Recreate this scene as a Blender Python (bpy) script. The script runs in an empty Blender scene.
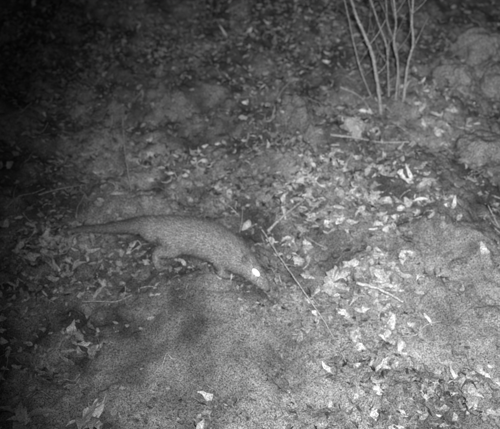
import bpy, math, random
import numpy as np
from mathutils import Vector, Matrix
random.seed(7); rng=np.random.default_rng(11)
scene=bpy.context.scene

# ------------------------------------------------------------------ terrain height
def _h(xi,yi,s):
    v=np.sin(xi*127.1+yi*311.7+s*74.7)*43758.5453
    return v-np.floor(v)
def vnoise(x,y,s=0):
    xi=np.floor(x); yi=np.floor(y); fx=x-xi; fy=y-yi
    fx=fx*fx*(3-2*fx); fy=fy*fy*(3-2*fy)
    a=_h(xi,yi,s); b=_h(xi+1,yi,s); c=_h(xi,yi+1,s); d=_h(xi+1,yi+1,s)
    return (a*(1-fx)+b*fx)*(1-fy)+(c*(1-fx)+d*fx)*fy-0.5
def fbm(x,y,s=0,o=4):
    r=0;amp=1.0
    for i in range(o):
        ca,sa=math.cos(.6+i),math.sin(.6+i)
        r=r+amp*vnoise((x*ca-y*sa)*2**i+17.3*i,(x*sa+y*ca)*2**i+5.1*i,s+i); amp*=.5
    return r
def G(x,y,cx,cy,sx,sy): return np.exp(-((x-cx)/sx)**2-((y-cy)/sy)**2)
def height(x,y):
    x=np.asarray(x,float); y=np.asarray(y,float)
    k=.577
    b=np.where(y<10,k*y,5.77+60*(1-np.exp(-k*np.clip(y-10,0,None)/60)))
    b=np.where(y<-3,-1.731-25*(1-np.exp(-k*np.clip(-3-y,0,None)/25)),b)-1.1456
    mound=G(x,y,-.17,2.36,.42,.27)
    b=b+.06*mound+.10*G(x,y,.95,2.6,.45,.4)+.05*G(x,y,-.25,2.43,.24,.09)
    b=b+.05*G(x,y,.22,3.25,.25,.2)-.06*G(x,y,.17,2.22,.13,.24)-.05*G(x,y,-.62,2.2,.16,.3)
    rough=1-.8*np.clip(G(x,y,-.17,2.2,.42,.36)*1.3,0,1)
    b=b+.16*fbm(x*.9,y*.9,3,2)*(.4+.6*rough)+.08*fbm(x*4,y*4,9,3)*rough+.045*fbm(x*11,y*11,21,3)*(rough*.75+.25)+.018*fbm(x*38,y*38,31,3)*(.35+.65*rough)
    far=np.clip((np.hypot(x,y)-12)/30,0,1)
    return b+far*3*fbm(x*.05,y*.05,40,4)
def H(x,y): return float(height(np.array([x]),np.array([y]))[0])

# ------------------------------------------------------------------ camera
CAM=Vector((0,0,1.5)); PITCH=math.radians(20); F=603.6
cd=bpy.data.cameras.new("camera"); cam=bpy.data.objects.new("camera",cd); scene.collection.objects.link(cam)
cam.location=CAM; cam.rotation_euler=(math.radians(90)-PITCH,0,0)
cd.sensor_width=36; cd.lens=36*F/500; cd.clip_end=2000; cd.clip_start=.02
cd.dof.use_dof=True; cd.dof.focus_distance=2.1; cd.dof.aperture_fstop=2.1
scene.camera=cam

# bearings measured in the photograph -> metres in the world
fw=Vector((0,math.cos(PITCH),-math.sin(PITCH))); up=Vector((0,math.sin(PITCH),math.cos(PITCH)))
def ray(px,py): return Vector(((px-250)/F,0,0))+fw+up*((214.5-py)/F)
def at(px,py,y):            # point on that bearing at distance y up the hill
    d=ray(px,py); return CAM+d*(y/d.y)
def hit(px,py,lift=0):      # ground point on that bearing
    d=ray(px,py); t=np.linspace(1.0,9,3000)
    z=CAM.z+t*d.z-height(t*d.x,t*d.y); i=int(np.argmax(z<lift)); p=CAM+d*float(t[i]); return p

# ------------------------------------------------------------------ helpers
def mesh_obj(name,V,Fc,mat=None,smooth=True,shade=None,parent=None):
    me=bpy.data.meshes.new(name)
    V=np.asarray(V,dtype=np.float32); Fc=np.asarray(Fc,dtype=np.int32)
    me.vertices.add(len(V)); me.vertices.foreach_set("co",V.ravel())
    n=Fc.shape[1]; me.loops.add(Fc.size); me.loops.foreach_set("vertex_index",Fc.ravel())
    me.polygons.add(len(Fc)); me.polygons.foreach_set("loop_start",np.arange(0,Fc.size,n,dtype=np.int32))
    me.polygons.foreach_set("loop_total",np.full(len(Fc),n,dtype=np.int32))
    me.update(calc_edges=True); me.validate()
    if smooth: me.polygons.foreach_set("use_smooth",np.ones(len(me.polygons),dtype=bool))
    if shade is not None:
        a=me.attributes.new("shade","FLOAT","POINT"); a.data.foreach_set("value",np.asarray(shade,dtype=np.float32))
    o=bpy.data.objects.new(name,me); scene.collection.objects.link(o)
    if mat: me.materials.append(mat)
    if parent: o.parent=parent
    return o
def empty(name,loc=(0,0,0)):
    e=bpy.data.objects.new(name,None); e.empty_display_size=.1; scene.collection.objects.link(e); return e

def material(name,lo,hi,scale,grain=.25,gscale=260,rough=.85,attr=False,bump=.3,bscale=120):
    m=bpy.data.materials.new(name); m.use_nodes=True; nt=m.node_tree; N=nt.nodes; L=nt.links
    bs=N["Principled BSDF"]; bs.inputs["Roughness"].default_value=rough
    bs.inputs["Specular IOR Level"].default_value=.15
    tc=N.new("ShaderNodeTexCoord")
    n1=N.new("ShaderNodeTexNoise"); n1.inputs["Scale"].default_value=scale; n1.inputs["Detail"].default_value=4; n1.inputs["Roughness"].default_value=.65
    L.new(tc.outputs["Object"],n1.inputs["Vector"])
    mr=N.new("ShaderNodeMapRange"); mr.inputs["From Min"].default_value=.3; mr.inputs["From Max"].default_value=.7
    mr.inputs["To Min"].default_value=lo; mr.inputs["To Max"].default_value=hi; L.new(n1.outputs["Fac"],mr.inputs["Value"])
    n2=N.new("ShaderNodeTexNoise"); n2.inputs["Scale"].default_value=gscale; n2.inputs["Detail"].default_value=2; n2.inputs["Roughness"].default_value=.7; L.new(tc.outputs["Object"],n2.inputs["Vector"])
    g=N.new("ShaderNodeMapRange"); g.inputs["From Min"].default_value=.3; g.inputs["From Max"].default_value=.7; g.clamp=False
    g.inputs["To Min"].default_value=1-grain; g.inputs["To Max"].default_value=1+grain; L.new(n2.outputs["Fac"],g.inputs["Value"])
    mu=N.new("ShaderNodeMath"); mu.operation="MULTIPLY"; L.new(mr.outputs[0],mu.inputs[0]); L.new(g.outputs[0],mu.inputs[1])
    out=mu
    if attr:
        at_=N.new("ShaderNodeAttribute"); at_.attribute_name="shade"
        m2=N.new("ShaderNodeMath"); m2.operation="MULTIPLY"; L.new(mu.outputs[0],m2.inputs[0]); L.new(at_.outputs["Fac"],m2.inputs[1]); out=m2
    cl=N.new("ShaderNodeClamp"); cl.inputs["Min"].default_value=.01; cl.inputs["Max"].default_value=.85; L.new(out.outputs[0],cl.inputs["Value"])
    L.new(cl.outputs[0],bs.inputs["Base Color"])
    if bump:
        n3=N.new("ShaderNodeTexNoise"); n3.inputs["Scale"].default_value=bscale; n3.inputs["Detail"].default_value=3; L.new(tc.outputs["Object"],n3.inputs["Vector"])
        b=N.new("ShaderNodeBump"); b.inputs["Strength"].default_value=bump; b.inputs["Distance"].default_value=.01
        L.new(n3.outputs["Fac"],b.inputs["Height"]); L.new(b.outputs[0],bs.inputs["Normal"])
    return m
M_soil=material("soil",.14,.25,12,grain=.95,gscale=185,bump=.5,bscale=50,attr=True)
M_leaf=material("dry_leaf",.75,1.2,35,grain=.7,gscale=170,rough=.8,attr=True,bump=.3,bscale=90)
M_twig=material("twig",.8,1.1,40,grain=.6,gscale=160,attr=True)
M_rock=material("rock",.13,.29,10,grain=.9,gscale=160,bump=.8,bscale=26)
M_fur=material("fur",.85,1.15,22,grain=.85,gscale=165,rough=.7,attr=True,bump=0)
M_skin=material("under_fur",.13,.18,60,grain=.2,rough=.9)
M_nose=material("nose_skin",.03,.05,60,rough=.4)
M_green=material("plant_leaf",.8,1.1,25,grain=.6,gscale=160,attr=True,rough=.6)

# ------------------------------------------------------------------ ground sheet
def axis(a,b,step,ext,n):
    core=np.arange(a,b+1e-6,step); k=np.linspace(0,1,n+1)[1:]
    g=(np.exp(k*7)-1)/(math.exp(7)-1)
    r=k*step*n*.6+g*ext
    return np.concatenate([(a-r)[::-1],core,b+r])
xs=axis(-2.2,2.2,.0085,350,60); ys=axis(1.4,5.2,.0085,350,60)
X,Y=np.meshgrid(xs,ys); Z=height(X,Y)
nx,ny=len(xs),len(ys)
idx=np.arange(nx*ny).reshape(ny,nx)
Fq=np.stack([idx[:-1,:-1],idx[:-1,1:],idx[1:,1:],idx[1:,:-1]],-1).reshape(-1,4)
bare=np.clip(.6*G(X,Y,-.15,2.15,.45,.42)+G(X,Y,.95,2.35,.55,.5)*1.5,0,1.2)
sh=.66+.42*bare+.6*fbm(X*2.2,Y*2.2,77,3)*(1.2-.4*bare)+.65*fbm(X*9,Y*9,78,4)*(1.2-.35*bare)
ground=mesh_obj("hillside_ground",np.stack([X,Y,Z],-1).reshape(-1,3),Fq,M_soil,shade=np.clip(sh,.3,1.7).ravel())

# ------------------------------------------------------------------ leaf scatter
def gnormals(x,y):
    e=.02; dx=(height(x+e,y)-height(x-e,y))/(2*e); dy=(height(x,y+e)-height(x,y-e))/(2*e)
    n=np.stack([-dx,-dy,np.ones_like(dx)],-1); return n/np.linalg.norm(n,axis=-1,keepdims=True)
def leaves(P,Nm,length,aspect,tilt,shade,curl=.5,nu=6,nv=3,lift=None):
    n=len(P); u=np.linspace(0,1,nu); v=np.linspace(-1,1,nv); U,Vv=np.meshgrid(u,v,indexing="ij"); U=U.ravel();Vv=Vv.ravel()
    prof=np.sin(np.pi*np.clip(U,.03,.985)**.8)**.75
    L=length[:,None]; W=(length*aspect)[:,None]*.5
    wob=1+.3*rng.standard_normal((n,len(U)))*(np.abs(Vv)>.5)
    lx=(U-.5)[None]*L+0*W; ly=Vv[None]*prof[None]*W*wob
    c1=(rng.standard_normal((n,1))*curl); c2=(rng.standard_normal((n,1))*.8)
    lz=c1*L*((U-.5)**2)[None]*1.6+c2*W*(np.abs(Vv)*prof)[None]*.6+rng.standard_normal((n,len(U)))*L*.05
    th=rng.uniform(0,2*np.pi,n)
    nn=Nm+rng.standard_normal((n,3))*tilt; nn/=np.linalg.norm(nn,axis=1,keepdims=True)
    t=np.stack([np.cos(th),np.sin(th),np.zeros(n)],-1); t-=nn*(t*nn).sum(1,keepdims=True); t/=np.linalg.norm(t,axis=1,keepdims=True)
    b=np.cross(nn,t)
    co=P[:,None]+lx[...,None]*t[:,None]+ly[...,None]*b[:,None]+lz[...,None]*nn[:,None]
    k=np.arange(nu*nv).reshape(nu,nv); q=np.stack([k[:-1,:-1],k[1:,:-1],k[1:,1:],k[:-1,1:]],-1).reshape(-1,4)
    Fc=(q[None]+(np.arange(n)*nu*nv)[:,None,None]).reshape(-1,4)
    return co.reshape(-1,3),Fc,np.repeat(shade,nu*nv)
def join(parts):
    V=[];Fs=[];S=[];o=0
    for v,f,s in parts: V.append(v);Fs.append(f+o);S.append(s);o+=len(v)
    return np.concatenate(V),np.concatenate(Fs),np.concatenate(S)
def ground_pts(n,x0,x1,y0,y1,dens):
    x=rng.uniform(x0,x1,n); y=rng.uniform(y0,y1,n); k=rng.uniform(0,1,n)<dens(x,y); return x[k],y[k]
def patch(px,py,rx,ry):
    p=hit(px,py); s=p.y/(F*.92); return (p.x,p.y,rx*s,ry*s*1.15)
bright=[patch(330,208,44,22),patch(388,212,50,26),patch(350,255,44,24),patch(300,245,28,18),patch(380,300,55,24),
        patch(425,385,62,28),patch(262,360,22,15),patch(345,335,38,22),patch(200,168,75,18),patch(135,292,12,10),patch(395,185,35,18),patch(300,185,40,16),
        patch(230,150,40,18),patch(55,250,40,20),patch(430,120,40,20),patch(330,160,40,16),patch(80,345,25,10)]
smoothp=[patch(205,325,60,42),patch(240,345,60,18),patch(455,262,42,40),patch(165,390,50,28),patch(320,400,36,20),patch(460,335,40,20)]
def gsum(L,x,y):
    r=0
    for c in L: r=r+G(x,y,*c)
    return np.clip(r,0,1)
parts=[]
x,y=ground_pts(110000,-3,3,1.3,6.5,lambda x,y:np.clip(.2+1.9*fbm(x*3,y*3,55,3)+.35,0.15,1)*(1-.78*gsum(smoothp,x,y)))
n=len(x); N_=gnormals(x,y); P=np.stack([x,y,height(x,y)+rng.uniform(.002,.018,n)],-1)
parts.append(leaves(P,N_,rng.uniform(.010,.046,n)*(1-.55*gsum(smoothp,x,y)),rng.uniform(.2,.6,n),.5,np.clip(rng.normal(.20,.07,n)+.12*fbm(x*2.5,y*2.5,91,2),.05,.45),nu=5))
x,y=ground_pts(70000,-3,3,1.3,6.5,lambda x,y:np.clip(gsum(bright,x,y)*.85*np.clip(.45+2.8*fbm(x*6,y*6,58,2),0,1)+.010,0,1)*(1-.7*gsum(smoothp,x,y)))
n=len(x); N_=gnormals(x,y); P=np.stack([x,y,height(x,y)+rng.uniform(.006,.036,n)],-1)
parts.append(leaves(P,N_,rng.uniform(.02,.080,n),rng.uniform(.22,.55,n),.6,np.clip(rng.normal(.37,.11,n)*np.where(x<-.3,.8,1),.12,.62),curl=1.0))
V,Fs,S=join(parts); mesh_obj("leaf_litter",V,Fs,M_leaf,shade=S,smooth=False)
def clumps(nc,x0,x1,y0,y1,dens,hmin,hmax,sh0,sh1,nl=16):
    x,y=ground_pts(nc,x0,x1,y0,y1,dens)
    P=[];S=[];Ln=[]
    for a,b in zip(x,y):
        z=H(a,b); r=random.uniform(.04,.10); hh=random.uniform(hmin,hmax); s=random.uniform(sh0,sh1)
        for i in range(nl):
            P.append((a+random.gauss(0,r),b+random.gauss(0,r*.7),z+random.uniform(.01,hh))); S.append(s*random.uniform(.6,1.4)); Ln.append(random.uniform(.015,.05))
    P=np.array(P); n=len(P); Nn=np.tile([0,-.5,1.],(n,1))
    return leaves(P,Nn,np.array(Ln),rng.uniform(.2,.6,n),.7,np.array(S))
V,Fs,S=clumps(800,-3,3,2.95,6.5,lambda x,y:np.where(x<.3,.8,.3),.03,.12,.08,.26)
mesh_obj("undergrowth",V,Fs,M_green,shade=S)

# ------------------------------------------------------------------ tubes
def tube(pts,rad,seg=8,sub=10,jit=.15,shade=1.0):
    pts=[Vector(p) for p in pts]; n=len(pts); Q=[];R=[]
    for i in range(n-1):
        p0=pts[max(i-1,0)];p1=pts[i];p2=pts[i+1];p3=pts[min(i+2,n-1)]
        for k in range(sub):
            t=k/sub
            Q.append(.5*((2*p1)+(p2-p0)*t+(2*p0-5*p1+4*p2-p3)*t*t+(3*p1-p0-3*p2+p3)*t**3)); R.append(rad[i]*(1-t)+rad[i+1]*t)
    Q.append(pts[-1]);R.append(rad[-1])
    V=[];Fc=[]
    for i,q in enumerate(Q):
        d=(Q[min(i+1,len(Q)-1)]-Q[max(i-1,0)]).normalized(); a=d.cross(Vector((.31,.87,.2))).normalized(); b=d.cross(a)
        r=R[i]*(1+random.uniform(-jit,jit)); off=Vector((random.gauss(0,1),random.gauss(0,1),random.gauss(0,1)))*R[i]*jit
        for k in range(seg):
            an=2*math.pi*k/seg; V.append(q+off+a*math.cos(an)*r+b*math.sin(an)*r)
    for i in range(len(Q)-1):
        for k in range(seg): Fc.append((i*seg+k,i*seg+(k+1)%seg,(i+1)*seg+(k+1)%seg,(i+1)*seg+k))
    return np.array([tuple(v) for v in V]),np.array(Fc),np.full(len(V),shade)

def stem(name,px,r,y,parent,sh=.42,twigs=3):
    pts=[at(a,b,yy) for (a,b),yy in zip(px,y)]
    b=pts[-1]; pts[-1]=Vector((b.x,b.y,H(b.x,b.y)-.03))
    d=(pts[0]-pts[1]).normalized(); pts=[pts[0]+d*.75+Vector((random.uniform(-.08,.08),0,0)),pts[0]+d*.35]+pts
    n=len(pts); rad=[r*(.45+.55*i/(n-1)) for i in range(n)]
    prt=[tube(pts,rad,jit=.12,shade=sh)]
    for i in range(twigs):
        k=random.uniform(2,n-1.6); a=pts[int(k)].lerp(pts[int(k)+1],k%1); s=random.choice((-1,1))
        e1=a+Vector((s*random.uniform(.03,.07),random.uniform(-.05,.05),random.uniform(.06,.14))); e2=e1+Vector((s*random.uniform(-.01,.06),random.uniform(-.05,.05),random.uniform(.08,.16)))
        prt.append(tube([a,e1,e2],[r*.35,r*.28,r*.15],seg=6,sub=6,shade=sh*.9))
    v,f,s=join(prt); return mesh_obj(name,v,f,M_twig,shade=s,parent=parent)
g=hit(384,98).y
sap=empty("sapling")
stem("stem_1",[(351,0),(357,18),(366,38),(374,62),(383,98)],.0110,[g-.05]*5,sap,.34)
stem("stem_2",[(371,0),(378,22),(386,44),(388,66),(389,100)],.0062,[g]*5,sap,.30)
stem("stem_3",[(349,20),(355,48),(362,74),(374,108)],.0052,[g+.02]*4,sap,.30)
sap2=empty("sapling.001")
stem("stem_1",[(394,0),(396,22),(394,44),(398,66),(396,96)],.0072,[g-.02]*5,sap2,.30)
stem("stem_2",[(413,0),(412,22),(413,45),(408,64),(404,90)],.0082,[g-.04]*5,sap2,.34)
stem("stem_3",[(386,0),(388,24),(397,52),(400,97)],.005,[g+.01]*4,sap2,.27)

def stick(name,px,r,lift,sh):
    pts=[hit(a,b)+Vector((0,-.3*l,l)) for (a,b),l in zip(px,lift)]
    v,f,s=tube(pts,[r*(1-.45*i/(len(pts)-1)) for i in range(len(pts))],jit=.16,shade=sh); return mesh_obj(name,v,f,M_twig,shade=s)
stick("fallen_branch",[(262,238),(278,266),(306,304),(326,330),(346,364)],.0042,[.05,.065,.05,.03,.012],.36)
stick("fallen_branch",[(330,140),(352,144),(380,148),(408,147)],.007,[.03,.04,.035,.03],.36)
stick("fallen_branch",[(356,290),(378,296),(402,307)],.009,[.04,.04,.03],.45)
stick("fallen_branch",[(268,236),(284,222),(302,206)],.009,[.03,.04,.03],.32)
stick("fallen_branch",[(124,128),(126,160),(132,196)],.005,[.06,.06,.03],.36)
stick("fallen_branch",[(272,128),(279,106),(294,84)],.006,[.06,.07,.04],.34)
stick("fallen_branch",[(340,92),(362,104),(378,130)],.007,[.03,.03,.01],.3)
stick("fallen_branch",[(40,200),(60,196),(85,190)],.004,[.03,.04,.03],.26)
parts=[]
x,y=ground_pts(1300,-2.6,2.6,1.4,6,lambda x,y:1-.8*gsum(smoothp,x,y))
for a,b in zip(x,y):
    th=random.uniform(0,math.pi); l=random.uniform(.015,.07)*(2 if random.random()<.12 else 1); pts=[]
    for k in (-1,-.3,.3,1):
        xx=a+math.cos(th)*l*k+random.gauss(0,.004); yy=b+math.sin(th)*l*k*.8+random.gauss(0,.004); pts.append((xx,yy,H(xx,yy)+random.uniform(.008,.03)))
    parts.append(tube(pts,[random.uniform(.0012,.0035)]*4,seg=5,sub=3,shade=random.uniform(.12,.4)))
V,Fs,S=join(parts); mesh_obj("twig_litter",V,Fs,M_twig,shade=S)

# ------------------------------------------------------------------ rocks
def rock(px,py,rx,rz,seed,mat=M_rock,name="boulder",sink=.1):
    c=hit(px,py+rz*.5); s=(c-CAM).length/F
    bpy.ops.mesh.primitive_ico_sphere_add(subdivisions=5,radius=1); o=bpy.context.object; o.name=name
    me=o.data; co=np.empty(len(me.vertices)*3); me.vertices.foreach_get("co",co); co=co.reshape(-1,3)
    d=1+.45*(fbm(co[:,0]*1.3+seed,co[:,1]*1.3+co[:,2]*.9,seed,3))+.35*fbm(co[:,2]*1.5+seed,co[:,0]*1.1-co[:,1],seed+5,4)
    d=d+.09*fbm(co[:,0]*7+co[:,1]*3,co[:,2]*7+co[:,1]*5,seed+9,3)
    co=co*d[:,None]*np.array([rx*s,rx*s*.8,rz*s]); me.vertices.foreach_set("co",co.ravel())
    me.polygons.foreach_set("use_smooth",np.ones(len(me.polygons),dtype=bool)); me.update()
    o.location=c+Vector((0,.02,rz*s*sink)); me.materials.append(mat); return o
M_dark=material("mossy_rock",.09,.19,14,grain=.8,gscale=160,bump=1,bscale=40)
M_pale=material("pale_stone",.26,.42,10,grain=.6,gscale=160,bump=.8,bscale=26)
rock(457,78,21,20,1,sink=.25); rock(480,50,22,19,2,sink=.25); rock(484,152,28,21,3,sink=.25); rock(497,84,14,16,6,sink=.2); rock(296,114,22,24,4,M_dark,sink=.1); rock(356,127,11,13,5,M_pale,name="stone",sink=.3)
rock(425,118,12,8,8,name="stone"); rock(462,262,12,7,9,name="stone",sink=-.3); rock(215,150,12,7,10,M_dark,name="stone"); rock(492,312,18,10,12,sink=-.2)

# ------------------------------------------------------------------ large crumpled leaves
def big_leaf(px,py,size,name,rot,sh,lobes=5):
    c=hit(px,py); V=[(0,0,.0)]; nr=8; na=60; ph=random.uniform(0,6)
    for r in range(1,nr+1):
        for k in range(na):
            a=2*math.pi*k/na; R=size*(.62+.38*abs(math.cos(lobes*a/2))**1.2)*(1+.3*math.cos(a+.6))*(1+.09*math.sin(13*a+ph)+.06*math.sin(23*a))
            q=r/nr; x=R*q*math.cos(a); y=R*q*math.sin(a)*.62
            z=size*(.38*abs(math.sin(1.5*a+ph))*q*q+.35*q*q*math.sin(2*a+ph)+.16*math.sin(5*x/size+ph)*q*math.cos(6*y/size))
            V.append((x,y,z))
    T=[(0,1+k,1+(k+1)%na) for k in range(na)]
    me=bpy.data.meshes.new(name)
    Q=[(1+(r-1)*na+k,1+r*na+k,1+r*na+(k+1)%na,1+(r-1)*na+(k+1)%na) for r in range(1,nr) for k in range(na)]
    me.from_pydata(V,[],T+Q); a=me.attributes.new("shade","FLOAT","POINT"); a.data.foreach_set("value",[sh]*len(V))
    me.materials.append(M_leaf); o=bpy.data.objects.new(name,me); scene.collection.objects.link(o)
    o.location=c+Vector((0,-.02,size*.25)); o.rotation_euler=(math.radians(45),0,rot); 
    return o
big_leaf(333,286,.11,"dry_leaf",.5,.46,3); big_leaf(375,205,.06,"dry_leaf",2.2,.42,3); big_leaf(305,262,.05,"dry_leaf",4,.42,3)
big_leaf(440,225,.05,"dry_leaf",1,.42,5); big_leaf(352,196,.055,"dry_leaf",1,.42,3)

# ------------------------------------------------------------------ broad-leaved plant, lower left
def rosette(px,py,n,L,name,sh):
    c=hit(px,py); parts=[]
    for i in range(n):
        az=random.uniform(0,2*math.pi); el=random.uniform(.7,1.4); l=L*random.uniform(.5,1.15); nu=10
        o=Vector((random.gauss(0,.04),random.gauss(0,.03),0)); tw=random.uniform(-.6,.6)
        d=Vector((math.cos(az),math.sin(az),0)); side=Vector((-math.sin(az),math.cos(az),tw)); V=[];Fc=[]
        for k in range(nu):
            u=k/(nu-1); p=c+o+d*l*u*math.cos(el*(1-u*.6))+Vector((0,0,.01+l*(math.sin(el)*u-.55*u*u)))
            w=l*.15*math.sin(math.pi*min(.98,max(.06,u**.8)))*random.uniform(.85,1.15)
            for v in (-1,0,1): V.append(p+side*w*v+Vector((0,0,-.3*w*(1-abs(v)))))
        for k in range(nu-1):
            for v in (0,1): Fc.append((k*3+v,k*3+v+1,(k+1)*3+v+1,(k+1)*3+v))
        parts.append((np.array([tuple(q) for q in V]),np.array(Fc),np.full(len(V),sh*random.uniform(.5,1.2))))
    V,Fs,S=join(parts); return mesh_obj(name,V,Fs,M_green,shade=S)
rosette(80,426,18,.13,"broadleaf_plant",.62); rosette(25,424,10,.12,"broadleaf_plant",.42)

# ------------------------------------------------------------------ mongoose
SP=[(64,231,2.70,.008),(85,229.5,2.69,.013),(108,228,2.67,.019),(130,226,2.65,.028),(145,226,2.63,.042),(157,230,2.61,.063),
    (172,233,2.59,.080),(192,236,2.56,.085),(212,242,2.53,.087),(226,250,2.50,.080),(238,258,2.47,.066),(246,265,2.445,.053),(253,272,2.43,.045),(260,280,2.415,.034),(265,286,2.40,.022),(267,290,2.395,.014)]
spine=[at(a,b,c) for a,b,c,r in SP]; srad=[s[3] for s in SP]
def catm(pts,rad,sub):
    Q=[];R=[];n=len(pts)
    for i in range(n-1):
        p0=pts[max(i-1,0)];p1=pts[i];p2=pts[i+1];p3=pts[min(i+2,n-1)]
        for k in range(sub):
            t=k/sub; Q.append(.5*((2*p1)+(p2-p0)*t+(2*p0-5*p1+4*p2-p3)*t*t+(3*p1-p0-3*p2+p3)*t**3)); R.append(rad[i]*(1-t)+rad[i+1]*t)
    Q.append(pts[-1]);R.append(rad[-1]); return Q,R
bpy.ops.mesh.primitive_ico_sphere_add(subdivisions=3,radius=1); ico=bpy.context.object
iv=np.array([tuple(v.co) for v in ico.data.vertices]); ifc=np.array([tuple(p.vertices) for p in ico.data.polygons]); bpy.data.objects.remove(ico)
blobs=[]; guide=[]
def limb(pts,rad,sq=(1,1,1),sub=8,rev=False):
    Q,R=catm(pts,rad,sub)
    for i,(q,r) in enumerate(zip(Q,R)):
        blobs.append((iv*r*np.array(sq)+np.array(q),ifc,np.zeros(len(iv))))
        d=(Q[min(i+1,len(Q)-1)]-Q[max(i-1,0)]).normalized()
        guide.append((q,-d if rev else d,r))
limb(spine,srad,(1,.82,1),10,rev=True)
nspine=len(guide)
def foot(x,y): return Vector((x,y,H(x,y)+.010))
hip=at(168,236,2.575); sh_=at(228,252,2.485)
f=at(158,262,2.52); hf=foot(f.x,f.y)
limb([hip,at(173,248,2.545),at(157,254,2.53),hf,hf+Vector((.035,-.01,-.002))],[.062,.044,.022,.016,.013])
hip2=at(166,238,2.64); q=at(180,258,2.66); hf2=foot(q.x,q.y)
limb([hip2,at(182,248,2.66),at(172,254,2.66),hf2,hf2+Vector((.035,0,0))],[.05,.032,.018,.015,.013])
q=at(222,282,2.44); ff=foot(q.x,q.y)
limb([sh_,at(220,263,2.47),ff+Vector((0,0,.03)),ff,ff+Vector((.03,-.01,-.002))],[.052,.034,.019,.016,.013])
q=at(241,285,2.48); ff2=foot(q.x,q.y)
limb([at(232,258,2.53),at(238,270,2.52),ff2+Vector((0,0,.025)),ff2,ff2+Vector((.03,-.01,0))],[.045,.027,.017,.015,.013])
for c in (hf+Vector((.035,-.01,-.002)),ff+Vector((.03,-.01,-.002)),ff2+Vector((.03,-.01,0)),hf2+Vector((.035,0,0))):
    for k in (-1.5,-.5,.5,1.5): limb([c,c+Vector((.02,k*.007,-.006))],[.007,.005],sub=3)
for yy,e0 in ((2.405,(245,260)),(2.465,(251,258))):
    p=at(*e0,yy); limb([p+Vector((.0,0,-.008)),p+Vector((-.006,0,.006))],[.015,.011],(1,.5,1),4)
V,Fs,S=join(blobs)
beast=empty("mongoose")
body=mesh_obj("body",V,Fs,M_skin,parent=beast)
m=body.modifiers.new("r","REMESH"); m.mode="VOXEL"; m.voxel_size=.0055; m.use_smooth_shade=True
m=body.modifiers.new("s","SMOOTH"); m.iterations=12; m.factor=.6
dg=bpy.context.evaluated_depsgraph_get(); ev=body.evaluated_get(dg); me=bpy.data.meshes.new_from_object(ev)
body.modifiers.clear(); body.data=me
if not me.materials: me.materials.append(M_skin)
me.calc_loop_triangles()
vc=np.empty(len(me.vertices)*3); me.vertices.foreach_get("co",vc); vc=vc.reshape(-1,3)
vn=np.empty(len(me.vertices)*3); me.vertices.foreach_get("normal",vn); vn=vn.reshape(-1,3)
T=np.array([tuple(t.vertices) for t in me.loop_triangles])
A=np.linalg.norm(np.cross(vc[T[:,1]]-vc[T[:,0]],vc[T[:,2]]-vc[T[:,0]]),axis=1)
n=65000; ti=rng.choice(len(T),n,p=A/A.sum()); r1=np.sqrt(rng.uniform(0,1,n)); r2=rng.uniform(0,1,n)
w=np.stack([1-r1,r1*(1-r2),r1*r2],-1)[...,None]
P=(vc[T[ti]]*w).sum(1); Nn=(vn[T[ti]]*w).sum(1); Nn/=np.linalg.norm(Nn,axis=1,keepdims=True)
gp=np.array([tuple(g[0]) for g in guide]); gd=np.array([tuple(g[1]) for g in guide]); gr=np.array([g[2] for g in guide])
near=np.empty(n,int)
for i in range(0,n,5000):
    D=np.linalg.norm(P[i:i+5000,None]-gp[None],axis=2)-gr[None]; near[i:i+5000]=D.argmin(1)
d=gd[near]; d=d-Nn*(d*Nn).sum(1,keepdims=True); d/=np.linalg.norm(d,axis=1,keepdims=True)+1e-6
rad=gr[near]; ln=np.clip(rad*.4,.008,.026)*rng.uniform(.6,1.4,n)
tb=np.clip((52-near)/14,0,1); ln=ln*(1-tb)+rng.uniform(.02,.038,n)*tb
dirv=d*1.0+Nn*.38+rng.standard_normal((n,3))*.2; dirv/=np.linalg.norm(dirv,axis=1,keepdims=True)
side=np.cross(dirv,Nn); side/=np.linalg.norm(side,axis=1,keepdims=True)+1e-6
wd=.0012
V=np.stack([P-side*wd-Nn*.001,P+side*wd-Nn*.001,P+dirv*ln[:,None]],1).reshape(-1,3)
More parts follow.
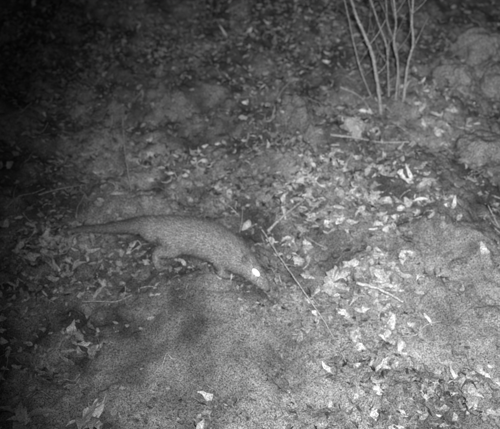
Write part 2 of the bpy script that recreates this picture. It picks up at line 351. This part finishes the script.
base=.26*(1-tb)+.16*tb; base=base-.08*np.clip(Nn[:,2],0,1)+.05*np.clip((near-100)/30,0,1)*(near<nspine)
base=base-.05*(near>=nspine)
shd=np.clip(base*rng.uniform(.5,1.5,n),.05,.6)
mesh_obj("fur",V,np.arange(3*n).reshape(-1,3),M_fur,shade=np.repeat(shd,3),parent=beast,smooth=False)
def blob(name,c,sc,mat,rot=(0,0,0)):
    o=mesh_obj(name,iv*np.array(sc),ifc,mat,parent=beast); o.location=c; o.rotation_euler=rot; return o
blob("nose",spine[-1]+Vector((.006,-.004,-.003)),(.010,.010,.008),M_nose)
me_=bpy.data.materials.new("emissive_eyeshine"); me_.use_nodes=True; b=me_.node_tree.nodes["Principled BSDF"]
b.inputs["Base Color"].default_value=(.9,.9,.9,1); b.inputs["Emission Color"].default_value=(1,1,1,1); b.inputs["Emission Strength"].default_value=3  # emission stands in for flash light reflected back by the retina
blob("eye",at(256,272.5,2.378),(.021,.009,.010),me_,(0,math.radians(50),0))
blob("eye_far",at(262,268,2.46),(.012,.010,.012),M_nose)

# ------------------------------------------------------------------ light: the camera trap's infrared flash, plus faint night sky
ld=bpy.data.lights.new("infrared_flash","SPOT"); lo=bpy.data.objects.new("infrared_flash",ld); scene.collection.objects.link(lo)
ld.energy=560; ld.shadow_soft_size=.07; ld.spot_size=math.radians(82); ld.spot_blend=1.0
lo.location=(.08,.0,1.60)
tgt=hit(428,250); lo.rotation_euler=(tgt-lo.location).to_track_quat('-Z','Y').to_euler()
w=bpy.data.worlds.new("World"); scene.world=w; w.use_nodes=True; nt=w.node_tree
sky=nt.nodes.new("ShaderNodeTexSky"); sky.sky_type='NISHITA'; sky.sun_disc=False; sky.sun_elevation=math.radians(2); sky.sun_rotation=math.radians(200)
bw=nt.nodes.new("ShaderNodeRGBToBW"); nt.links.new(sky.outputs[0],bw.inputs[0]); nt.links.new(bw.outputs[0],nt.nodes["Background"].inputs["Color"])
nt.nodes["Background"].inputs["Strength"].default_value=.035
scene.view_settings.view_transform='Standard'; scene.view_settings.look='None'; scene.view_settings.exposure=0
